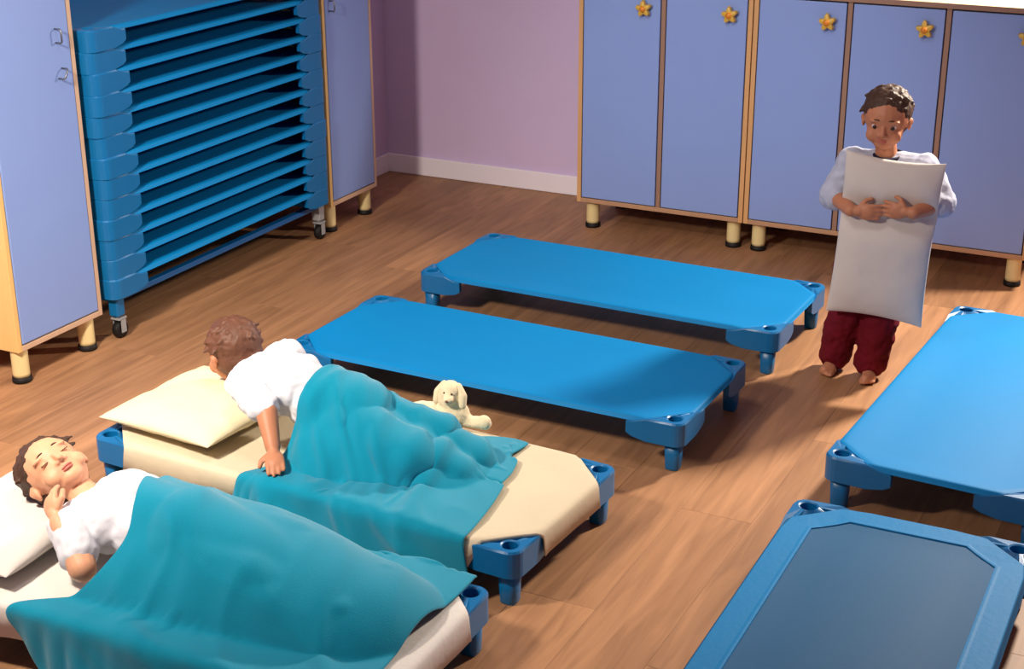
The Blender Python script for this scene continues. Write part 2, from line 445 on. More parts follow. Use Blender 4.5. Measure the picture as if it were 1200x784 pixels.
def hem_bm(a, b, cut, ztop, wd, sag, k=1.0):
    """folded hem: flat ring of cloth lying on the sleeping surface near its edge"""
    bm = bmesh.new()
    def ring(i, dz):
        A, B, C = a-i, b-i, cut-.586*i+.0
        c = [(A, -B+C), (A, B-C), (A-C, B), (-A+C, B), (-A, B-C), (-A, -B+C), (-A+C, -B), (A-C, -B)]
        out = []
        for (x1, y1), (x2, y2) in zip(c, c[1:]+c[:1]):
            n = max(2, int(math.hypot(x2-x1, y2-y1)/.04))
            for k in range(n):
                x, y = x1+(x2-x1)*k/n, y1+(y2-y1)*k/n
                out.append((x, y))
        return out, dz
    def zz(x, y):
        dx = a-abs(x); dy = b-abs(y); dc = (a+b-cut-abs(x)-abs(y))/1.41421
        m = max(0, min(1, min(dx, dy, dc+.02)/.12)); m = m*m*(3-2*m); return ztop - sag*m
    base, _ = ring(wd*.5, 0)
    # same sample count on each ring: project from base directions
    def ringN(i):
        A, B, C = a-i, b-i, cut-.586*i
        def cl(x, y):
            c = [(A, -B+C), (A, B-C), (A-C, B), (-A+C, B), (-A, B-C), (-A, -B+C), (-A+C, -B), (A-C, -B)]
            best = None
            for (x1, y1), (x2, y2) in zip(c, c[1:]+c[:1]):
                ex, ey = x2-x1, y2-y1; t = max(0, min(1, ((x-x1)*ex+(y-y1)*ey)/(ex*ex+ey*ey)))
                px, py = x1+t*ex, y1+t*ey; dd = (px-x)**2+(py-y)**2
                if best is None or dd < best[0]: best = (dd, px, py)
            return best[1:]
        return [cl(x, y) for x, y in base]
    rings = []
    for i, dz in ((.004, -.0005), (.006, .0012), (wd-.012, .0022), (wd-.006, .0036), (wd-.001, .0034), (wd, -.0006)):
        rings.append([bm.verts.new((x, y, zz(x, y)+(dz*k if dz > 0 else dz))) for x, y in ringN(i)])
    N = len(base)
    for A, B in zip(rings, rings[1:]):
        for i in range(N): bm.faces.new((A[i], A[(i+1) % N], B[(i+1) % N], B[i]))
    bmesh.ops.recalc_face_normals(bm, faces=bm.faces)
    if sum(f.normal.z for f in bm.faces) < 0: bmesh.ops.reverse_faces(bm, faces=bm.faces)
    return bm

def leg_bm(sx, sy):
    bm = bmesh.new(); cx, cy = sx*(LX-.038), sy*(LY-.038)
    prof = [(.0185, 0, .0), (.020, .004, .0), (.0215, .03, 0), (.0235, BZ-.001, 0)]
    rings = []
    n = 16
    for r, z, _ in prof:
        ring = []
        for k in range(n):
            a = 2*math.pi*k/n; c, s = math.cos(a), math.sin(a)
            m = 1/max(abs(c), abs(s))**.55           # squarish
            ring.append(bm.verts.new((cx+r*m*c, cy+r*m*s, z)))
        rings.append(ring)
    for A, B in zip(rings, rings[1:]):
        for i in range(n): bm.faces.new((A[i], A[(i+1) % n], B[(i+1) % n], B[i]))
    bm.faces.new(list(reversed(rings[0]))); bm.faces.new(rings[-1])
    bmesh.ops.recalc_face_normals(bm, faces=bm.faces)
    return bm

FZ = .150
def make_cot(label, group, legs=True, hem=True):
    t = thing('cot', label, 'cot', (0, 0, 0), 0, group)
    f = link('fabric', fabric_bm(LX-.005, LY-.005, CUT, FZ, .010, .004, .007), MT['fabric'], t, True)
    if hem:
        link('hem', hem_bm(LX-.005, LY-.005, CUT, FZ, .058, .007, .35), MT['hem'], f)
    for sy in (-1, 1):
        bm = bmesh.new(); tube(bm, [(-LX+.160, sy*(LY-.0155), FZ-.0105), (LX-.160, sy*(LY-.0155), FZ-.0105)], .0085, 14)
        link('side_rail', bm, MT['rail'], t, True)
    for sx in (-1, 1):
        bm = bmesh.new(); tube(bm, [(sx*(LX-.0155), -LY+.160, FZ-.0105), (sx*(LX-.0155), LY-.160, FZ-.0105)], .0085, 14)
        link('end_rail', bm, MT['rail'], t, True)
    for sx in (-1, 1):
        for sy in (-1, 1):
            link('corner_plate', bracket_bm(sx, sy), MT['bracket'], t)
            if legs: link('leg', leg_bm(sx, sy), MT['bracket'], t, True)
    return t

GC = 'low blue cots set out on the floor'
COTS = {}
c0 = make_cot('empty blue cot furthest back, nearest the lockers', GC, hem=False)
for key, (x, y, th, wide, label) in {
    'A': (-.829, 1.290, -.023, 0, 'empty blue cot furthest back, nearest the lockers'),
    'B': (-.849, .507, -.022, 0, 'empty blue cot second from the back, in front of the plush toy\'s far side'),
    'C': (-.929, -.300, -.060, 0, 'blue cot with cream sheet under the propped-up child'),
    'D': (-.926, -1.020, 0.0, 0, 'blue cot nearest the left front corner, under the child lying on the back'),
    'E': (.515, .857, -.060, 1, 'empty blue cot at the right edge, standing just right of the child with the pillow'),
    'F': (.489, -.691, .008, 1, 'empty blue cot in the right foreground with visible seam lines'),
}.items():
    t = c0 if key == 'A' else copy_tree(c0)
    t.location = (x, y, 0); t['label'] = label
    if wide:
        t.rotation_euler = (0, 0, math.pi/2 + th); t.scale = (1, 1.08, 1)
    else: t.rotation_euler = (0, 0, th)
    COTS[key] = t
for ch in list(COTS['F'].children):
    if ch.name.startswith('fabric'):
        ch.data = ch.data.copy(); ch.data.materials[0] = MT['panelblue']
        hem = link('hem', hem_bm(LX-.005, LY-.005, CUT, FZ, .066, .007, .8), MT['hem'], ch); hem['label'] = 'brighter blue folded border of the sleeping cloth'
COTS['B']['label'] = 'empty blue cot in the middle, second from the back'

# the stack on its trolley
SXC, SYC = -2.234-LY, .992
s0 = make_cot('stack', 'stacked blue cots on the trolley', legs=False, hem=False)
NST = 13; PITCHZ = .0685
ords = ['lowest', 'second from the bottom', 'third from the bottom', 'fourth from the bottom', 'fifth from the bottom', 'sixth from the bottom', 'seventh, the middle one',
        'sixth from the top', 'fifth from the top', 'fourth from the top', 'third from the top', 'second from the top', 'topmost']
for k in range(NST):
    t = s0 if k == 0 else copy_tree(s0)
    t.location = (SXC + random.uniform(-.004, .004), SYC + random.uniform(-.004, .004), .152-BZ + k*PITCHZ)
    t.rotation_euler = (0, 0, math.pi/2 + random.uniform(-.004, .004))
    t['label'] = 'blue cot in the stack on the trolley, ' + ords[k]
t = thing('cot_trolley', 'low blue wheeled trolley under the stack of cots', 'trolley', (SXC, SYC, 0), math.pi/2)
for sy in (-1, 1):
    bm = bmesh.new(); box(bm, -LX+.06, LX-.06, sy*(LY-.05)-.014, sy*(LY-.05)+.014, .130, .150, .003); link('frame_bar', bm, MT['rail'], t)
for sx in (-1, 1):
    bm = bmesh.new(); box(bm, sx*(LX-.045)-.014, sx*(LX-.045)+.014, -LY+.066, LY-.066, .130, .150, .003); link('frame_bar', bm, MT['rail'], t)
    for sy in (-1, 1):
        cx, cy = sx*(LX-.043), sy*(LY-.043)
        bm = bmesh.new(); box(bm, cx-.019, cx+.019, cy-.019, cy+.019, .082, .1505, .004); p = link('post', bm, MT['bracket'] if sx < 0 else MT['steelpaint'], t)
        bm = bmesh.new(); lathe(bm, [(.007, .074), (.007, .084)], (cx, cy, 0), 10)
        box(bm, cx-.014, cx+.024, cy-.019, cy+.019, .068, .075, .001)
        box(bm, cx-.004, cx+.018, cy-.019, cy-.0155, .022, .07); box(bm, cx-.004, cx+.018, cy+.0155, cy+.019, .022, .07)
        link('caster_fork', bm, MT['steelpaint'], p)
        bm = bmesh.new(); lathe(bm, [(.012, -.012), (.027, -.0125), (.03, -.009), (.03, .009), (.027, .0125), (.012, .012)], (0, 0, 0), 20, 'Y')
        bmesh.ops.translate(bm, vec=(cx+.007, cy, .0305), verts=bm.verts)
        link('caster_wheel', bm, MT['black'], p, True)

# ------------------------------------------------------------------ soft things: blobs merged by a voxel remesh
def cap_pts(bm, a, b, ra, rb, n=14, h=5):
    a, b = Vector(a), Vector(b); d = b-a
    if d.length < 1e-6: d = Vector((0, 0, 1e-5))
    dn = d.normalized(); e1 = dn.orthogonal().normalized(); e2 = dn.cross(e1)
    rings = []
    for k in range(1, h+1):
        t = math.pi/2*k/h; rings.append((a - dn*ra*math.cos(t), ra*math.sin(t)))
    for k in range(h, 0, -1):
        t = math.pi/2*k/h; rings.append((b + dn*rb*math.cos(t), rb*math.sin(t)))
    R = [[bm.verts.new(c + r*(math.cos(2*math.pi*i/n)*e1 + math.sin(2*math.pi*i/n)*e2)) for i in range(n)] for c, r in rings]
    p0, p1 = bm.verts.new(a-dn*ra), bm.verts.new(b+dn*rb)
    for i in range(n):
        bm.faces.new((p0, R[0][(i+1) % n], R[0][i])); bm.faces.new((p1, R[-1][i], R[-1][(i+1) % n]))
    for A, B in zip(R, R[1:]):
        for i in range(n): bm.faces.new((A[i], A[(i+1) % n], B[(i+1) % n], B[i]))

def ell_pts(bm, c, fr, rad, n=20):
    """ellipsoid: fr = 3x3 columns axes, rad = radii"""
    m = Matrix(((fr[0][0]*rad[0], fr[1][0]*rad[1], fr[2][0]*rad[2], c[0]), (fr[0][1]*rad[0], fr[1][1]*rad[1], fr[2][1]*rad[2], c[1]),
                (fr[0][2]*rad[0], fr[1][2]*rad[1], fr[2][2]*rad[2], c[2]), (0, 0, 0, 1)))
    bmesh.ops.create_uvsphere(bm, u_segments=n, v_segments=n//2+2, radius=1, matrix=m)

WORLDF = (Vector((1, 0, 0)), Vector((0, 1, 0)), Vector((0, 0, 1)))
class Blob:
    def __init__(s): s.bm = bmesh.new()
    def cap(s, a, b, ra, rb=None): cap_pts(s.bm, a, b, ra, ra if rb is None else rb); return s
    def chain(s, pts, rad):
        for i in range(len(pts)-1): cap_pts(s.bm, pts[i], pts[i+1], rad[i], rad[i+1])
        return s
    def ell(s, c, rad, fr=WORLDF): ell_pts(s.bm, c, fr, rad); return s
    def build(s, name, m, parent, voxel=.004, smooth=4, wrinkle=0.0, wscale=18, origin=None):
        bmesh.ops.recalc_face_normals(s.bm, faces=s.bm.faces)
        me = bpy.data.meshes.new('tmp'); s.bm.to_mesh(me); s.bm.free()
        o = bpy.data.objects.new('tmp', me); COL.objects.link(o)
        md = o.modifiers.new('r', 'REMESH'); md.mode = 'VOXEL'; md.voxel_size = voxel; md.use_smooth_shade = True
        if smooth:
            ms = o.modifiers.new('s', 'SMOOTH'); ms.iterations = smooth; ms.factor = .5
        dg = bpy.context.evaluated_depsgraph_get(); dg.update()
        ne = bpy.data.meshes.new_from_object(o.evaluated_get(dg)); ne.name = name
        bpy.data.objects.remove(o); bpy.data.meshes.remove(me)
        if wrinkle:
            nv = len(ne.vertices); co = np.empty(nv*3); no = np.empty(nv*3)
            ne.vertices.foreach_get('co', co); ne.vertices.foreach_get('normal', no)
            co = co.reshape(-1, 3); no = no.reshape(-1, 3)
            wv = np.array([mnoise.noise(Vector(p*wscale)) + .5*mnoise.noise(Vector(p*wscale*2.3)) for p in co])
            co = co + no*(wv*wrinkle)[:, None]
            ne.vertices.foreach_set('co', co.ravel()); ne.update()
        if origin is not None:
            ne.transform(Matrix.Translation(-Vector(origin)))
        for p in ne.polygons: p.use_smooth = True
        ne.materials.clear(); ne.materials.append(m)
        r = bpy.data.objects.new(name, ne); COL.objects.link(r)
        if parent is not None: r.parent = parent
        return r

def frame(f, u):
    f = Vector(f).normalized(); u = Vector(u); u = (u - f*u.dot(f)).normalized(); return (f.cross(u), f, u)   # right, forward, up

def hand(B, wrist, d, nrm, thumb, curl=.5, s=1.0):
    """wrist point, d finger direction, nrm = palm-side normal, thumb = side the thumb is on; child-sized"""
    w0 = Vector(wrist); d = Vector(d).normalized(); nrm = Vector(nrm); nrm = (nrm-d*nrm.dot(d)).normalized()
    th = Vector(thumb); th = (th-d*th.dot(d)-nrm*th.dot(nrm)).normalized()
    fr = (th, d, nrm)
    B.cap(w0 - d*.012*s, w0 + d*.012*s, .0165*s, .016*s)
    B.ell(w0 + d*.030*s, (.025*s, .029*s, .0115*s), fr)
    for k, (off, ln) in enumerate(((.0195, .036), (.0065, .041), (-.0065, .037), (-.0185, .029))):
        base = w0 + d*.047*s + th*off*s; dirn = d.copy(); p = base - d*.008*s
        ang = curl*.55
        for j, fr_ in enumerate((.42, .33, .25)):
            a = ang*(j+1)
            dd = (d*math.cos(a) + nrm*math.sin(a) + th*off*1.5).normalized()
            q = p + dd*ln*s*fr_*(1.25 if j == 0 else 1)
            B.cap(p, q, (.0064-.0006*j)*s, (.0060-.0007*j)*s); p = q
    p = w0 + d*.016*s + th*.016*s
    q = p + (d*.55+th*.8+nrm*.25).normalized()*.022*s; r = q + (d*.95+th*.3+nrm*.35).normalized()*.017*s
    B.cap(p, q, .0085*s, .0072*s); B.cap(q, r, .0070*s, .0058*s)

def head(B, c, f, u, s=1.0):
    """c = head centre (at eye height)"""
    R, F, U = frame(f, u); c = Vector(c)
    P = lambda r, fw, up: c + R*r*s + F*fw*s + U*up*s
    fr = (R, F, U)
    B.ell(P(0, -.010, .018), (.067*s, .078*s, .070*s), fr)        # cranium
    B.ell(P(0, .012, -.022), (.054*s, .054*s, .058*s), fr)        # face
    B.ell(P(0, .040, -.060), (.026*s, .020*s, .018*s), fr)        # chin
    for q in (-1, 1):
        B.ell(P(q*.031, .040, -.034), (.021*s, .018*s, .022*s), fr)   # cheeks
        B.ell(P(q*.026, .055, .014), (.020*s, .010*s, .006*s), fr)    # brow
        B.ell(P(q*.067, -.012, -.008), (.006*s, .014*s, .020*s), fr)  # ears
        B.ell(P(q*.068, -.016, -.001), (.009*s, .010*s, .012*s), fr)
        B.ell(P(q*.010, .066, -.027), (.006*s, .006*s, .005*s), fr)   # nostril wings
    B.cap(P(0, .062, .002), P(0, .073, -.022), .0052*s, .0082*s)      # nose
    return P, fr

def face_parts(par, P, fr, s, origin, hairm, closed=False):
    org = Vector(origin)
    for q in (-1, 1):
        c = P(q*.026, .0525, -.002)
        bm = bmesh.new(); ell_pts(bm, c-org, fr, (.0095*s, .0084*s, (.0068 if not closed else .006)*s), 16)
        e = link('eye', bm, MT['eye'] if not closed else MT['skin'], par, True)
        if not closed:
            bm = bmesh.new(); ell_pts(bm, P(q*.0262, .0590, -.0035)-org, fr, (.0064*s, .0030*s, .0064*s), 14)
            link('iris', bm, MT['iris'], e, True)
        bm = bmesh.new()
        if closed:
            pts = [P(q*(.026+.0115*t), .0615-.004*t*t, -.004-.0022*(1-t*t)) for t in (-1, -.6, -.2, .2, .6, 1)]
            tube(bm, [p-org for p in pts], .0011*s, 6); link('eyelashes', bm, hairm, par, True); bm = bmesh.new()
        pts = [P(q*(.013+.0055*k), .0655-.0012*k*k*.55, .019+.0016*k-.0006*k*k) for k in range(5)]
        tube(bm, [p-org for p in pts], [.0012*s, .002*s, .0022*s, .0018*s, .001*s], 8); link('eyebrow', bm, hairm, par, True)
    bm = bmesh.new()
    up = [P(t*.0165, .0620-.0050*t*t, -.0425+.0012*(1-abs(t))) for t in (-1, -.66, -.33, 0, .33, .66, 1)]
    lo = [P(t*.0145, .0612-.0052*t*t, -.0468-.0018*(1-t*t)) for t in (-1, -.66, -.33, 0, .33, .66, 1)]
    tube(bm, [p-org for p in up], [.0008*s, .0026*s, .003*s, .0027*s, .003*s, .0026*s, .0008*s], 8)
    tube(bm, [p-org for p in lo], [.0008*s, .0028*s, .0036*s, .0038*s, .0036*s, .0028*s, .0008*s], 8)
    link('lips', bm, MT['lip'], par, True)

def hair_part(par, P, fr, s, origin, m, seed=0, low=0.0):
    B = Blob()
    B.ell(P(0, -.020, .030), (.0725*s, .0800*s, .0685*s), fr)
    B.ell(P(0, -.038, -.004-low), (.0665*s, .0600*s, .062*s), fr)
    rnd = random.Random(seed)
    for k in range(70):            # tufts
        a = rnd.uniform(0, 2*math.pi); e = rnd.uniform(-.1, 1.45)
        r, f, u_ = math.cos(a)*math.cos(e), math.sin(a)*math.cos(e), math.sin(e)
        if f > .5 and u_ < .62: continue
        p = P(r*.070, -.020+f*.077, .030+u_*.066)
        q = P(r*.073 + .018*rnd.uniform(-1, 1), -.020+f*.080 + .02*rnd.uniform(-.6, 1), .030+u_*.071 - .008)
        B.cap(p, q, .008*s, .0035*s)
    return B.build('hair', m, par, .0035, 2, .0016, 90, origin)

# ------------------------------------------------------------------ pillows
def pillow_bm(wd, ln, th, seed=0, fold=None, n=34, wr=.006):
    """lies in local xy, centre at origin"""
    bm = bmesh.new(); g = {}
    us = np.sin(np.linspace(-1, 1, n)*math.pi/2)
    for side in (1, -1):
        for i, u in enumerate(us):
            for j, v in enumerate(us):
                rim = i in (0, n-1) or j in (0, n-1)
                if rim and side == -1: continue
                t = (max(0, 1-abs(u)**2.6)*max(0, 1-abs(v)**2.6))**.5
                pin = 1-.055*(1-u*u*.0)*(1-abs(v)**2)*0
                x = u*wd/2*(1-.05*(1-v*v)); y = v*ln/2*(1-.05*(1-u*u))
                z = side*th/2*t
                wv = mnoise.noise((x*9+seed, y*9, side*2.0)) + .6*mnoise.noise((x*22+seed, y*22, side*3.0))
                z += wv*wr*min(1, t*2)
                p = Vector((x, y, z))
                if fold: p = Vector(fold(p, u, v, side))
                g[i, j, side] = bm.verts.new(p)
    G = lambda i, j, s: g.get((i, j, s)) or g[i, j, 1]
    for s in (1, -1):
        for i in range(n-1):
            for j in range(n-1):
                q = [G(i, j, s), G(i+1, j, s), G(i+1, j+1, s), G(i, j+1, s)]
                if s < 0: q.reverse()
                bm.faces.new(q)
    bmesh.ops.recalc_face_normals(bm, faces=bm.faces)
    return bm

# ------------------------------------------------------------------ sheets on the two occupied cots
def sheet_drop(side_sag):
    return side_sag
def make_sheet(key, m, label):
    t = COTS[key]
    def extra(x, y, d, dc):
        k = min(1, d/.03)
        return k*(.0022*mnoise.noise((x*11, y*11, 5)) + .0012*mnoise.noise((x*30, y*24, 9)) + .0012)
    bm = fabric_bm(LX+.004, LY+.004, CUT+.020, FZ+.0055, .017, .045, .006, 3, extra)
    # front edge sags lower near the pillow end
    for v in bm.verts:
        if v.co.z < FZ-.03 and v.co.y < 0 and abs(v.co.y) > LY-.012:
            k = math.exp(-((v.co.x+.42)/.17)**2); v.co.z -= .030*k; v.co.y -= .012*k
    o = link('fitted_sheet', bm, m, None, True)
    o.location = t.location; o.rotation_euler = t.rotation_euler
    md = o.modifiers.new('thick', 'SOLIDIFY'); md.thickness = .002; md.offset = 1
    tag(o, label, 'sheet', None); return o
make_sheet('C', MT['sheet'], 'cream fitted sheet stretched over the cot of the propped-up child')
make_sheet('D', MT['sheetw'], 'pale fitted sheet on the nearest left cot, mostly under a blanket')

def place(o, loc, rot): o.location = loc; o.rotation_euler = rot; return o
pc = link('pillow', pillow_bm(.40, .40, .085, 4, None, 34, .006), MT['pillow'], None, True)
tag(pc, 'cream pillow on the cot of the propped-up child', 'pillow')
place(pc, (-1.375, -.315, .203), (.03, -.03, -.12))
pd = link('pillow', pillow_bm(.34, .44, .085, 9), MT['pilloww'], None, True)
tag(pd, 'pale pillow under the head of the child lying on the back', 'pillow')
place(pd, (-1.375, -1.04, .200), (0, 0, .04))

# ------------------------------------------------------------------ child standing with a pillow
CX, CY = .085, 1.150
t1 = thing('person', 'small child standing barefoot in dark red trousers, hugging a white pillow', 'person', (.04, 1.15, 0))
org = Vector((.04, 1.15, 0)); Z3 = Vector((0, 0, 0))
B = Blob()
hips = Vector((.055, 1.165, .375)); chest = Vector((.09, 1.155, .60)); neck = Vector((.085, 1.15, .715)); hc = Vector((.075, 1.135, .828))
B.ell(hips, (.085, .066, .075)); B.ell((.075, 1.155, .48), (.082, .066, .10)); B.ell(chest, (.092, .066, .105))
B.cap((.01, 1.15, .685), (.17, 1.15, .69), .040, .040)
B.cap(neck - Vector((0, 0, .03)), hc - Vector((0, -.01, .06)), .034, .031)
P1, fr1 = head(B, hc, (.12, -1, -.1), (.03, 0, 1), 1.0)
legs1 = []
for q, ax, ay, tx in ((-1, -.035, 1.165, -.10), (1, .085, 1.15, .30)):
    hp = hips + Vector((q*.042, 0, -.02)); kn = Vector((hips.x + q*.052, 1.145, .205)); an = Vector((ax, ay, .045))
    legs1.append((hp, kn, an)); B.chain([hp, kn, an], [.062, .043, .027])
    fd = Vector((tx*.6, -1, 0)).normalized(); sd = Vector((-fd.y, fd.x, 0))
    B.cap(an + Vector((0, .012, -.018)) + fd*(-.004), an + fd*.05 + Vector((0, 0, -.027)), .024, .019)
    B.cap(an + fd*.045 + sd*.008 + Vector((0, 0, -.028)), an + fd*.062 - sd*.006 + Vector((0, 0, -.028)), .018, .017)
    for k in range(5):
        b0 = an + fd*(.066-.003*abs(k-1)) + sd*(k-2)*.0092*q + Vector((0, 0, -.034))
        B.cap(b0, b0 + fd*(.016-.002*k), .0075-.0005*k, .0066-.0005*k)
sh = [(Vector((-.018, 1.15, .688)), Vector((-.062, 1.125, .585)), Vector((.020, 1.012, .577)), -1),
      (Vector((.198, 1.15, .692)), Vector((.258, 1.125, .600)), Vector((.205, 1.012, .592)), 1)]
for s_, e_, w_, q in sh:
    B.chain([s_, e_, w_], [.036, .029, .020])
    dv = Vector((-q*1, -.05, .02))
    hand(B, w_ + dv*.014, dv, (0, 1, 0), (0, 0, 1), .35, 1.0)
body = B.build('body', MT['skin2'], t1, .0028, 3, origin=org)
face_parts(t1, P1, fr1, 1.0, org, MT['hair'])
hair_part(t1, P1, fr1, 1.0, org, MT['hair'], 3)
# clothes
B = Blob()
B.ell(hips + Vector((0, 0, .03)), (.094, .076, .085)); B.ell((.075, 1.155, .48), (.092, .076, .115)); B.ell(chest, (.101, .075, .115))
B.cap((.008, 1.15, .683), (.172, 1.15, .688), .047, .047)
B.cap((.06, 1.162, .34), (.06, 1.162, .40), .088, .088)
for s_, e_, w_, q in sh:
    B.chain([s_, e_, e_.lerp(w_, .12)], [.047, .047, .043])
sh1 = B.build('shirt', MT['shirtg'], t1, .005, 4, .006, 26, org); sh1['label'] = 'pale grey short-sleeved shirt'
bm = bmesh.new()
pts = [Vector((.087, 1.147, .722)) + Vector((.042*math.cos(a), .042*math.sin(a), .006*math.sin(a))) for a in [2*math.pi*k/16 for k in range(17)]]
tube(bm, [p-org for p in pts], .006, 8); link('collar', bm, MT['collar'], t1, True)
B = Blob()
B.ell(hips + Vector((0, 0, -.01)), (.098, .080, .075))
for hp, kn, an in legs1:
    B.chain([hp, kn, an.lerp(kn, .02) + Vector((0, .004, .002))], [.070, .058, .050])
tr = B.build('trousers', MT['trousers'], t1, .005, 3, .008, 24, org)

def hug(p, u, v, side):
    # pillow hugged upright: squeezed in the middle by the arms
    k = math.exp(-((v-.34)/.20)**2)
    return (p.x*(1+.02*k), p.y, p.z*(1-.55*k) - .012*k)
ph = link('pillow', pillow_bm(.290, .515, .085, 14, hug, 36, .004), MT['pilloww'], None, True)
tag(ph, 'white pillow held upright in the arms of the standing child', 'pillow')
place(ph, (.117, 1.056, .486), (math.radians(91), math.radians(3.0), math.radians(4)))

# ------------------------------------------------------------------ child propped up on cot C (prone, looking towards the cupboards)
ZC = FZ + .010
t2 = thing('person', 'child in white shirt propped up on the elbows on the second occupied cot', 'person', (-1.0, -.30, ZC))
org2 = Vector((-1.0, -.30, ZC))
B = Blob(); BLK2 = []
pel = Vector((-.90, -.30, ZC+.085)); wst = Vector((-1.0, -.295, ZC+.105)); che = Vector((-1.11, -.285, ZC+.140)); shc = Vector((-1.195, -.275, ZC+.165))
h2 = Vector((-1.335, -.235, ZC+.175))
B.ell(pel, (.085, .092, .078)); B.ell(wst, (.09, .082, .068)); B.ell(che, (.085, .098, .068), frame((0, 1, 0), (.35, 0, 1)) and WORLDF)
B.cap(shc + Vector((0, -.085, 0)), shc + Vector((0, .085, .0)), .040, .040)
B.cap(shc, h2 + Vector((.03, 0, -.03)), .036, .034)
P2, fr2 = head(B, h2, (-1, .35, -.18), (-.1, 0, 1), 1.0)
legs2 = [[pel + Vector((.02, -.045, -.015)), Vector((-.70, -.385, ZC+.044)), Vector((-.64, -.34, ZC+.028))],
         [pel + Vector((.02, .045, -.015)), Vector((-.69, -.245, ZC+.044)), Vector((-.63, -.255, ZC+.028))]]
for L_ in legs2:
    B.chain(L_, [.064, .044, .030]); B.cap(L_[2], L_[2] + Vector((.055, 0, -.015)), .027, .018)
arms2 = [(shc + Vector((0, -.105, -.005)), Vector((-1.08, -.440, ZC+.125)), Vector((-1.03, -.492, ZC+.062))),
         (shc + Vector((0, .105, -.005)), Vector((-1.17, -.145, ZC+.065)), Vector((-1.27, -.10, ZC+.098)))]
for k, (s_, e_, w_) in enumerate(arms2):
    B.chain([s_, e_, w_], [.037, .029, .020])
    d_ = (w_-e_).normalized()
    hand(B, w_ + d_*.012, d_ if k else Vector((.45, -.55, -.18)), (0, 0, -1), (-1, 0, 0) if k == 0 else (0, -1, 0), .25, 1.0)
B.build('body', MT['skin2'], t2, .0035, 3, origin=org2)
face_parts(t2, P2, fr2, 1.0, org2, MT['hair2'])
hair_part(t2, P2, fr2, 1.0, org2, MT['hair2'], 11, .006)
B = Blob()
B.ell(wst, (.10, .092, .076)); B.ell(che, (.095, .108, .078)); B.ell(pel + Vector((-.02, 0, 0)), (.085, .098, .083))
B.cap(shc + Vector((.0, -.085, 0)), shc + Vector((.0, .085, 0)), .048, .048)
for s_, e_, w_ in arms2: B.cap(s_, s_.lerp(e_, .8), .047, .043)
B.build('shirt', MT['shirt'], t2, .005, 4, .008, 22, org2)
B = Blob(); B.ell(pel + Vector((.015, 0, -.003)), (.088, .098, .080))
for L_ in legs2: B.chain(L_[:2] + [L_[1].lerp(L_[2], .8)], [.070, .052, .040])
B.build('trousers', MT['shirtg'], t2, .006, 3, .004, 24, org2)

# ------------------------------------------------------------------ child lying on the back on cot D
t3 = thing('person', 'child in white shirt lying on the back on the nearest left cot', 'person', (-1.0, -1.02, ZC))
org3 = Vector((-1.0, -1.02, ZC))
B = Blob()
pel3 = Vector((-0.885, -1.00, ZC+.078)); bel3 = Vector((-0.995, -1.0, ZC+.082)); che3 = Vector((-1.095, -.995, ZC+.09)); sh3 = Vector((-1.160, -.99, ZC+.098))
h3 = Vector((-1.293, -.972, ZC+.150))
B.ell(pel3, (.09, .09, .068)); B.ell(bel3, (.09, .088, .068)); B.ell(che3, (.085, .098, .066))
B.cap(sh3 + Vector((0, -.085, 0)), sh3 + Vector((0, .085, .0)), .040, .040)
B.cap(sh3 + Vector((-.01, 0, .0)), h3 + Vector((.05, 0, -.025)), .036, .034)
P3, fr3 = head(B, h3, (.30, -.38, .85), (-1, .12, .28), 1.04)
legs3 = [[pel3 + Vector((.02, -.045, -.005)), Vector((-0.675, -1.07, ZC+.062)), Vector((-0.485, -1.045, ZC+.032))],
         [pel3 + Vector((.02, .045, -.005)), Vector((-0.675, -.93, ZC+.064)), Vector((-0.485, -.95, ZC+.032))]]
for L_ in legs3:
    B.chain(L_, [.064, .045, .030]); B.cap(L_[2], L_[2] + Vector((.035, .03*(1 if L_ is legs3[1] else -1), .02)), .026, .018)
arms3 = [(sh3 + Vector((.01, -.105, 0)), Vector((-1.060, -1.165, ZC+.052)), Vector((-1.157, -1.118, ZC+.118))),
         (sh3 + Vector((.01, .105, 0)), Vector((-1.050, -.855, ZC+.06)), Vector((-0.965, -.87, ZC+.06)))]
for k, (s_, e_, w_) in enumerate(arms3):
    B.chain([s_, e_, w_], [.037, .031, .022]); d_ = (w_-e_).normalized()
    if k == 0: hand(B, w_ + d_*.012, (d_ + Vector((-.2, .15, .1))), (.2, 1, -.3), (.5, 0, 1), .6, 1.05)
    else: hand(B, w_ + d_*.012, d_, (0, 0, -1), (0, -1, 0), .3, 1.0)
B.build('body', MT['skin'], t3, .0028, 3, origin=org3)
face_parts(t3, P3, fr3, 1.04, org3, MT['hair'], closed=True)
hair_part(t3, P3, fr3, 1.04, org3, MT['hair'], 21)
B = Blob()
B.ell(bel3, (.10, .098, .077)); B.ell(che3, (.095, .108, .076)); B.ell(pel3 + Vector((-.02, 0, 0)), (.085, .096, .076))
B.cap(sh3 + Vector((.0, -.085, 0)), sh3 + Vector((.0, .085, 0)), .048, .048)
for s_, e_, w_ in arms3: B.cap(s_, s_.lerp(e_, .62), .048, .046)
B.build('shirt', MT['shirt'], t3, .005, 4, .006, 22, org3)
B = Blob(); B.ell(pel3 + Vector((.015, 0, -.003)), (.088, .097, .074))
for L_ in legs3: B.chain(L_[:2] + [L_[1].lerp(L_[2], .8)], [.070, .053, .041])
B.build('trousers', MT['shirtg'], t3, .006, 3, .004, 24, org3)

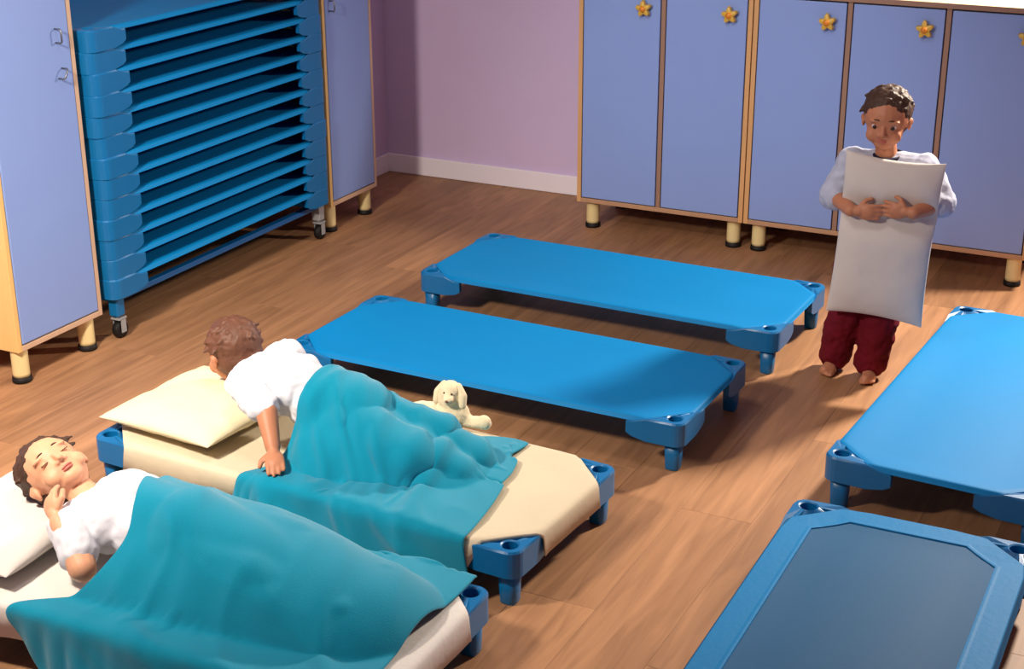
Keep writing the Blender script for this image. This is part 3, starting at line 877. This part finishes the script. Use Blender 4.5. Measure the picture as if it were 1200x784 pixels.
# ------------------------------------------------------------------ blankets: draped with a small cloth solver
def drape(corners, nx, ny, caps, boxes, slack=1.0, z0=.42, steps=150, iters=7, seed=0, zn=.03, bend=.25, edgef=None):
    u = np.linspace(0, 1, nx)[:, None, None]; v = np.linspace(0, 1, ny)[None, :, None]
    c00, c10, c11, c01 = [np.array(c, float) for c in corners]
    XY = (1-u)*(1-v)*c00 + u*(1-v)*c10 + u*v*c11 + (1-u)*v*c01
    if edgef is not None: XY = edgef(XY, u, v)
    X = np.concatenate([XY, np.full((nx, ny, 1), z0)], 2)
    rest0 = X.copy()
    rng = np.random.RandomState(seed)
    for i in range(nx):
        for j in range(ny):
            p = X[i, j]; X[i, j, 2] += zn*(mnoise.noise((p[0]*7+seed, p[1]*7, 0)) + .5*mnoise.noise((p[0]*15+seed, p[1]*15, 4)))
    idx = np.arange(nx*ny).reshape(nx, ny)
    sets = []
    def addset(a, b, kind):
        ra = rest0.reshape(-1, 3)
        L = np.linalg.norm(ra[a]-ra[b], axis=1)*slack
        sets.append((a, b, L, kind))
    for par in (0, 1):
        addset(idx[par:-1:2, :].ravel(), idx[par+1::2, :].ravel()[:idx[par:-1:2, :].size], 1)
        addset(idx[:, par:-1:2].ravel(), idx[:, par+1::2].ravel()[:idx[:, par:-1:2].size], 1)
        for pj in (0, 1):
            a = idx[par:-1:2, pj:-1:2]; b = idx[par+1::2, pj+1::2][:a.shape[0], :a.shape[1]]; addset(a.ravel(), b.ravel(), .5)
            a = idx[par+1::2, pj:-1:2]; b = idx[par:-1:2, pj+1::2]; m0, m1 = min(a.shape[0], b.shape[0]), min(a.shape[1], b.shape[1])
            addset(a[:m0, :m1].ravel(), b[:m0, :m1].ravel(), .5)
    for par in (0, 1, 2, 3):
        a = idx[par:-2:4, :]; b = idx[par+2::4, :][:a.shape[0]]; addset(a.ravel(), b.ravel(), bend)
        a = idx[:, par:-2:4]; b = idx[:, par+2::4][:, :a.shape[1]]; addset(a.ravel(), b.ravel(), bend)
    X = X.reshape(-1, 3); V = np.zeros_like(X); dt = .012
    capsA = [(np.array(a, float), np.array(b, float), ra, rb) for a, b, ra, rb in caps]
    def collide(X, Xp):
        hit = np.zeros(len(X), bool)
        for a, b, ra, rb in capsA:
            d = b-a; t = np.clip(((X-a)@d)/(d@d+1e-12), 0, 1); c = a+t[:, None]*d; r = ra+(rb-ra)*t
            w = X-c; l = np.linalg.norm(w, axis=1)+1e-9; m = l < r
            if m.any(): X[m] = c[m] + w[m]/l[m, None]*r[m, None]; hit |= m
        for (cx, cy, th, hx, hy, zt, zb_) in boxes:
            ct, st = math.cos(th), math.sin(th)
            lx = (X[:, 0]-cx)*ct + (X[:, 1]-cy)*st; ly = -(X[:, 0]-cx)*st + (X[:, 1]-cy)*ct
            m = (np.abs(lx) < hx) & (np.abs(ly) < hy) & (X[:, 2] < zt) & (X[:, 2] > zb_)
            if m.any():
                dzt = zt-X[:, 2]; dx = hx-np.abs(lx); dy = hy-np.abs(ly)
                mz = m & (dzt <= np.minimum(dx, dy)+.012); X[mz, 2] = zt
                my = m & ~mz & (dy <= dx); mx = m & ~mz & ~my
                ly2 = ly.copy(); lx2 = lx.copy()
                ly2[my] = np.sign(ly[my])*hy; lx2[mx] = np.sign(lx[mx])*hx
                ms = my | mx
                X[ms, 0] = cx + lx2[ms]*ct - ly2[ms]*st; X[ms, 1] = cy + lx2[ms]*st + ly2[ms]*ct
                hit |= m
        m = X[:, 2] < .008; X[m, 2] = .008; hit |= m
        # friction
        if hit.any():
            dxy = X[hit]-Xp[hit]; X[hit, :2] -= dxy[:, :2]*.55
        return X
    for s in range(steps):
        Xp = X.copy(); V[:, 2] -= 9.8*dt; V *= .97; X = X + V*dt
        for it in range(iters):
            for a, b, L, k in sets:
                d = X[a]-X[b]; l = np.linalg.norm(d, axis=1)+1e-9
                cor = (d*((l-L)/l*.5*k)[:, None]); X[a] -= cor; X[b] += cor
            if it % 2 == 1 or it == iters-1: X = collide(X, Xp)
        V = (X-Xp)/dt; sp = np.linalg.norm(V, axis=1); f = np.minimum(1, 1.6/(sp+1e-9)); V *= f[:, None]
    return X.reshape(nx, ny, 3)

def cloth_obj(name, X, m, thick=.006, folds=()):
    nx, ny = X.shape[:2]
    dx = np.gradient(X, axis=0); dy = np.gradient(X, axis=1); N = np.cross(dx, dy); N /= np.linalg.norm(N, axis=2, keepdims=True)+1e-9
    if N[..., 2].mean() < 0: N = -N
    for amp, ang, lx, lt, sd in folds:         # soft creases, each running along one direction of the cloth
        c, s_ = math.cos(ang), math.sin(ang)
        for i in range(nx):
            for j in range(ny):
                a, b = i/nx, j/ny; p, q = a*c + b*s_, -a*s_ + b*c
                w1 = mnoise.noise((p*2+sd, q*2, sd*3.1))*.35
                r = 1-abs(mnoise.noise(((q+w1*.25)*lt, p*lx+sd, sd*1.7)))*2.2
                e = min(1, 5*min(a, 1-a))*min(1, 5*min(b, 1-b))
                X[i, j] += N[i, j]*amp*max(0, r)**2*e
    me = bpy.data.meshes.new(name)
    vs = [tuple(p) for p in X.reshape(-1, 3)]
    fs = [(i*ny+j, (i+1)*ny+j, (i+1)*ny+j+1, i*ny+j+1) for i in range(nx-1) for j in range(ny-1)]
    me.from_pydata(vs, [], fs); me.update()
    bm = bmesh.new(); bm.from_mesh(me)
    if sum(f.normal.z for f in bm.faces) < 0: bmesh.ops.reverse_faces(bm, faces=bm.faces)
    for _ in range(2): bmesh.ops.smooth_vert(bm, verts=bm.verts, factor=.3, use_axis_x=True, use_axis_y=True, use_axis_z=True)
    bm.to_mesh(me); bm.free()
    for p in me.polygons: p.use_smooth = True
    me.materials.append(m)
    o = bpy.data.objects.new(name, me); COL.objects.link(o)
    md = o.modifiers.new('thick', 'SOLIDIFY'); md.thickness = thick; md.offset = 1
    md = o.modifiers.new('sub', 'SUBSURF'); md.levels = 1; md.render_levels = 1
    return o

def caps_of(legs, extra, pad):
    out = []
    for L_ in legs:
        for a, b, ra, rb in ((L_[0], L_[1], .072, .054), (L_[1], L_[2], .054, .034)): out.append((a, b, ra+pad, rb+pad))
    return out + [(a, b, ra+pad, rb+pad) for a, b, ra, rb in extra]
def cotbox(key): 
    o = COTS[key]; return (o.location.x, o.location.y, o.rotation_euler.z, LX+.006, LY+.010, FZ+.0125, -.01)
capsC = caps_of(legs2, [(Vector((-.89, -.30, ZC-.07)), Vector((-.64, -.32, ZC-.14)), .210, .18), (wst+Vector((0, -.01, 0)), pel, .092, .092), (pel+Vector((0, -.05, -.02)), pel+Vector((0, .05, -.02)), .08, .08), (che, wst, .10, .094),
                        (legs2[0][2], legs2[0][2]+Vector((.055, 0, -.015)), .045, .035), (legs2[1][2], legs2[1][2]+Vector((.055, 0, -.015)), .045, .035)], .006)
def edgeC(XY, u, v):
    XY = XY.copy(); XY[..., 1] -= ((1-v)**2*.14*np.exp(-((u-.43)/.24)**2))[..., 0]; XY[..., 0] += ((1-u)**2*.09*np.exp(-((v-.52)/.13)**2))[..., 0]; return XY
XC = drape([(-1.0, -.09), (-.51, -.075), (-.41, -.74), (-1.17, -.80)], 84, 100, capsC, [cotbox('C'), cotbox('D')], 1.13, .38, 150, 7, 5, .07, .08, edgeC)
bc = cloth_obj('blanket', XC, MT['blanket'], .006, ((.016, 1.25, 1.6, 5.5, 1.3), (.012, .75, 2.0, 8, 4.7))); tag(bc, 'teal fleece blanket over the propped-up child, hanging into the gap between cots', 'blanket')
capsD = caps_of(legs3, [(Vector((-1.05, -.985, ZC-.095)), Vector((-.80, -.985, ZC-.10)), .245, .240), (Vector((-.80, -.985, ZC-.10)), Vector((-.47, -.995, ZC-.135)), .240, .222), (bel3, pel3, .094, .092), (che3, bel3, .096, .094), (pel3+Vector((0, -.05, -.01)), pel3+Vector((0, .05, -.01)), .078, .078),
                        (legs3[0][2], legs3[0][2]+Vector((.035, -.03, .02)), .03, .024), (legs3[1][2], legs3[1][2]+Vector((.035, .03, .02)), .03, .024),
                        (pel3+Vector((0, 0, -.01)), Vector((-.60, -1.01, ZC+.012)), .112, .095), (Vector((-.60, -1.01, ZC+.012)), Vector((-.46, -1.01, ZC+.0)), .095, .075), (arms3[1][0], arms3[1][1], .05, .046), (arms3[1][1], arms3[1][2] + Vector((.08, 0, 0)), .036, .028)], .006)
def edgeD(XY, u, v):
    XY = XY.copy(); XY[..., 0] += ((1-u)**2*(-.14*np.exp(-((v-.73)/.09)**2) + .10*np.exp(-((v-.50)/.11)**2)))[..., 0]; return XY
XD = drape([(-1.12, -.67), (-.315, -.74), (-.315, -1.44), (-1.00, -1.52)], 100, 96, capsD, [cotbox('D'), cotbox('C')], 1.05, .40, 150, 7, 9, .05, .12, edgeD)
bd = cloth_obj('blanket', XD, MT['blanket'], .006, ((.012, .45, 1.4, 5, 2.2), (.008, 1.1, 1.8, 6, 7.7))); tag(bd, 'teal fleece blanket spread over the child on the nearest left cot', 'blanket')

# ------------------------------------------------------------------ plush toy on the far edge of cot C
zt = FZ + .012
TO = Vector((-.742, -.083, zt+.004))
tp = thing('plush_toy', 'cream plush toy slumped on the far edge of the cream-sheeted cot', 'soft toy', TO)
orgp = TO
def T(x, y, z): return (TO.x+x, TO.y+y, TO.z+z)
B = Blob()
B.ell(T(0, 0, .040), (.054, .040, .046)); B.ell(T(.003, -.002, .085), (.038, .032, .042))
B.ell(T(.004, -.006, .108), (.031, .029, .030)); B.ell(T(.014, -.032, .096), (.016, .020, .014))
B.chain([T(-.03, .0, .042), T(-.085, -.005, .040), T(-.135, -.008, .026)], [.024, .022, .020]); B.ell(T(-.155, -.008, .022), (.024, .020, .021))
B.chain([T(.035, .002, .030), T(.065, .004, .026), T(.090, .004, .030)], [.020, .017, .018]); B.ell(T(.098, .004, .031), (.021, .018, .021))
B.chain([T(-.015, -.02, .02), T(-.03, -.06, .02)], [.02, .019]); B.chain([T(.018, -.02, .02), T(.03, -.06, .019)], [.02, .019])
B.build('body', MT['plush'], tp, .004, 3, .0015, 70, orgp)
for q in (-1, 1):
    B = Blob(); B.chain([T(.004+q*.022, -.002, .126), T(.004+q*.037, -.008, .102), T(.004+q*.039, -.014, .078)], [.009, .012, .011])
    B.build('ear', MT['plush'], tp, .004, 3, origin=orgp)
    bm = bmesh.new(); ell_pts(bm, Vector(T(.010+q*.011, -.033, .113))-orgp, WORLDF, (.003, .003, .003), 10); link('eye', bm, MT['iris'], tp, True)
bm = bmesh.new(); ell_pts(bm, Vector(T(.016, -.0515, .098))-orgp, WORLDF, (.005, .003, .0035), 10); link('nose', bm, MT['plushdark'], tp, True)
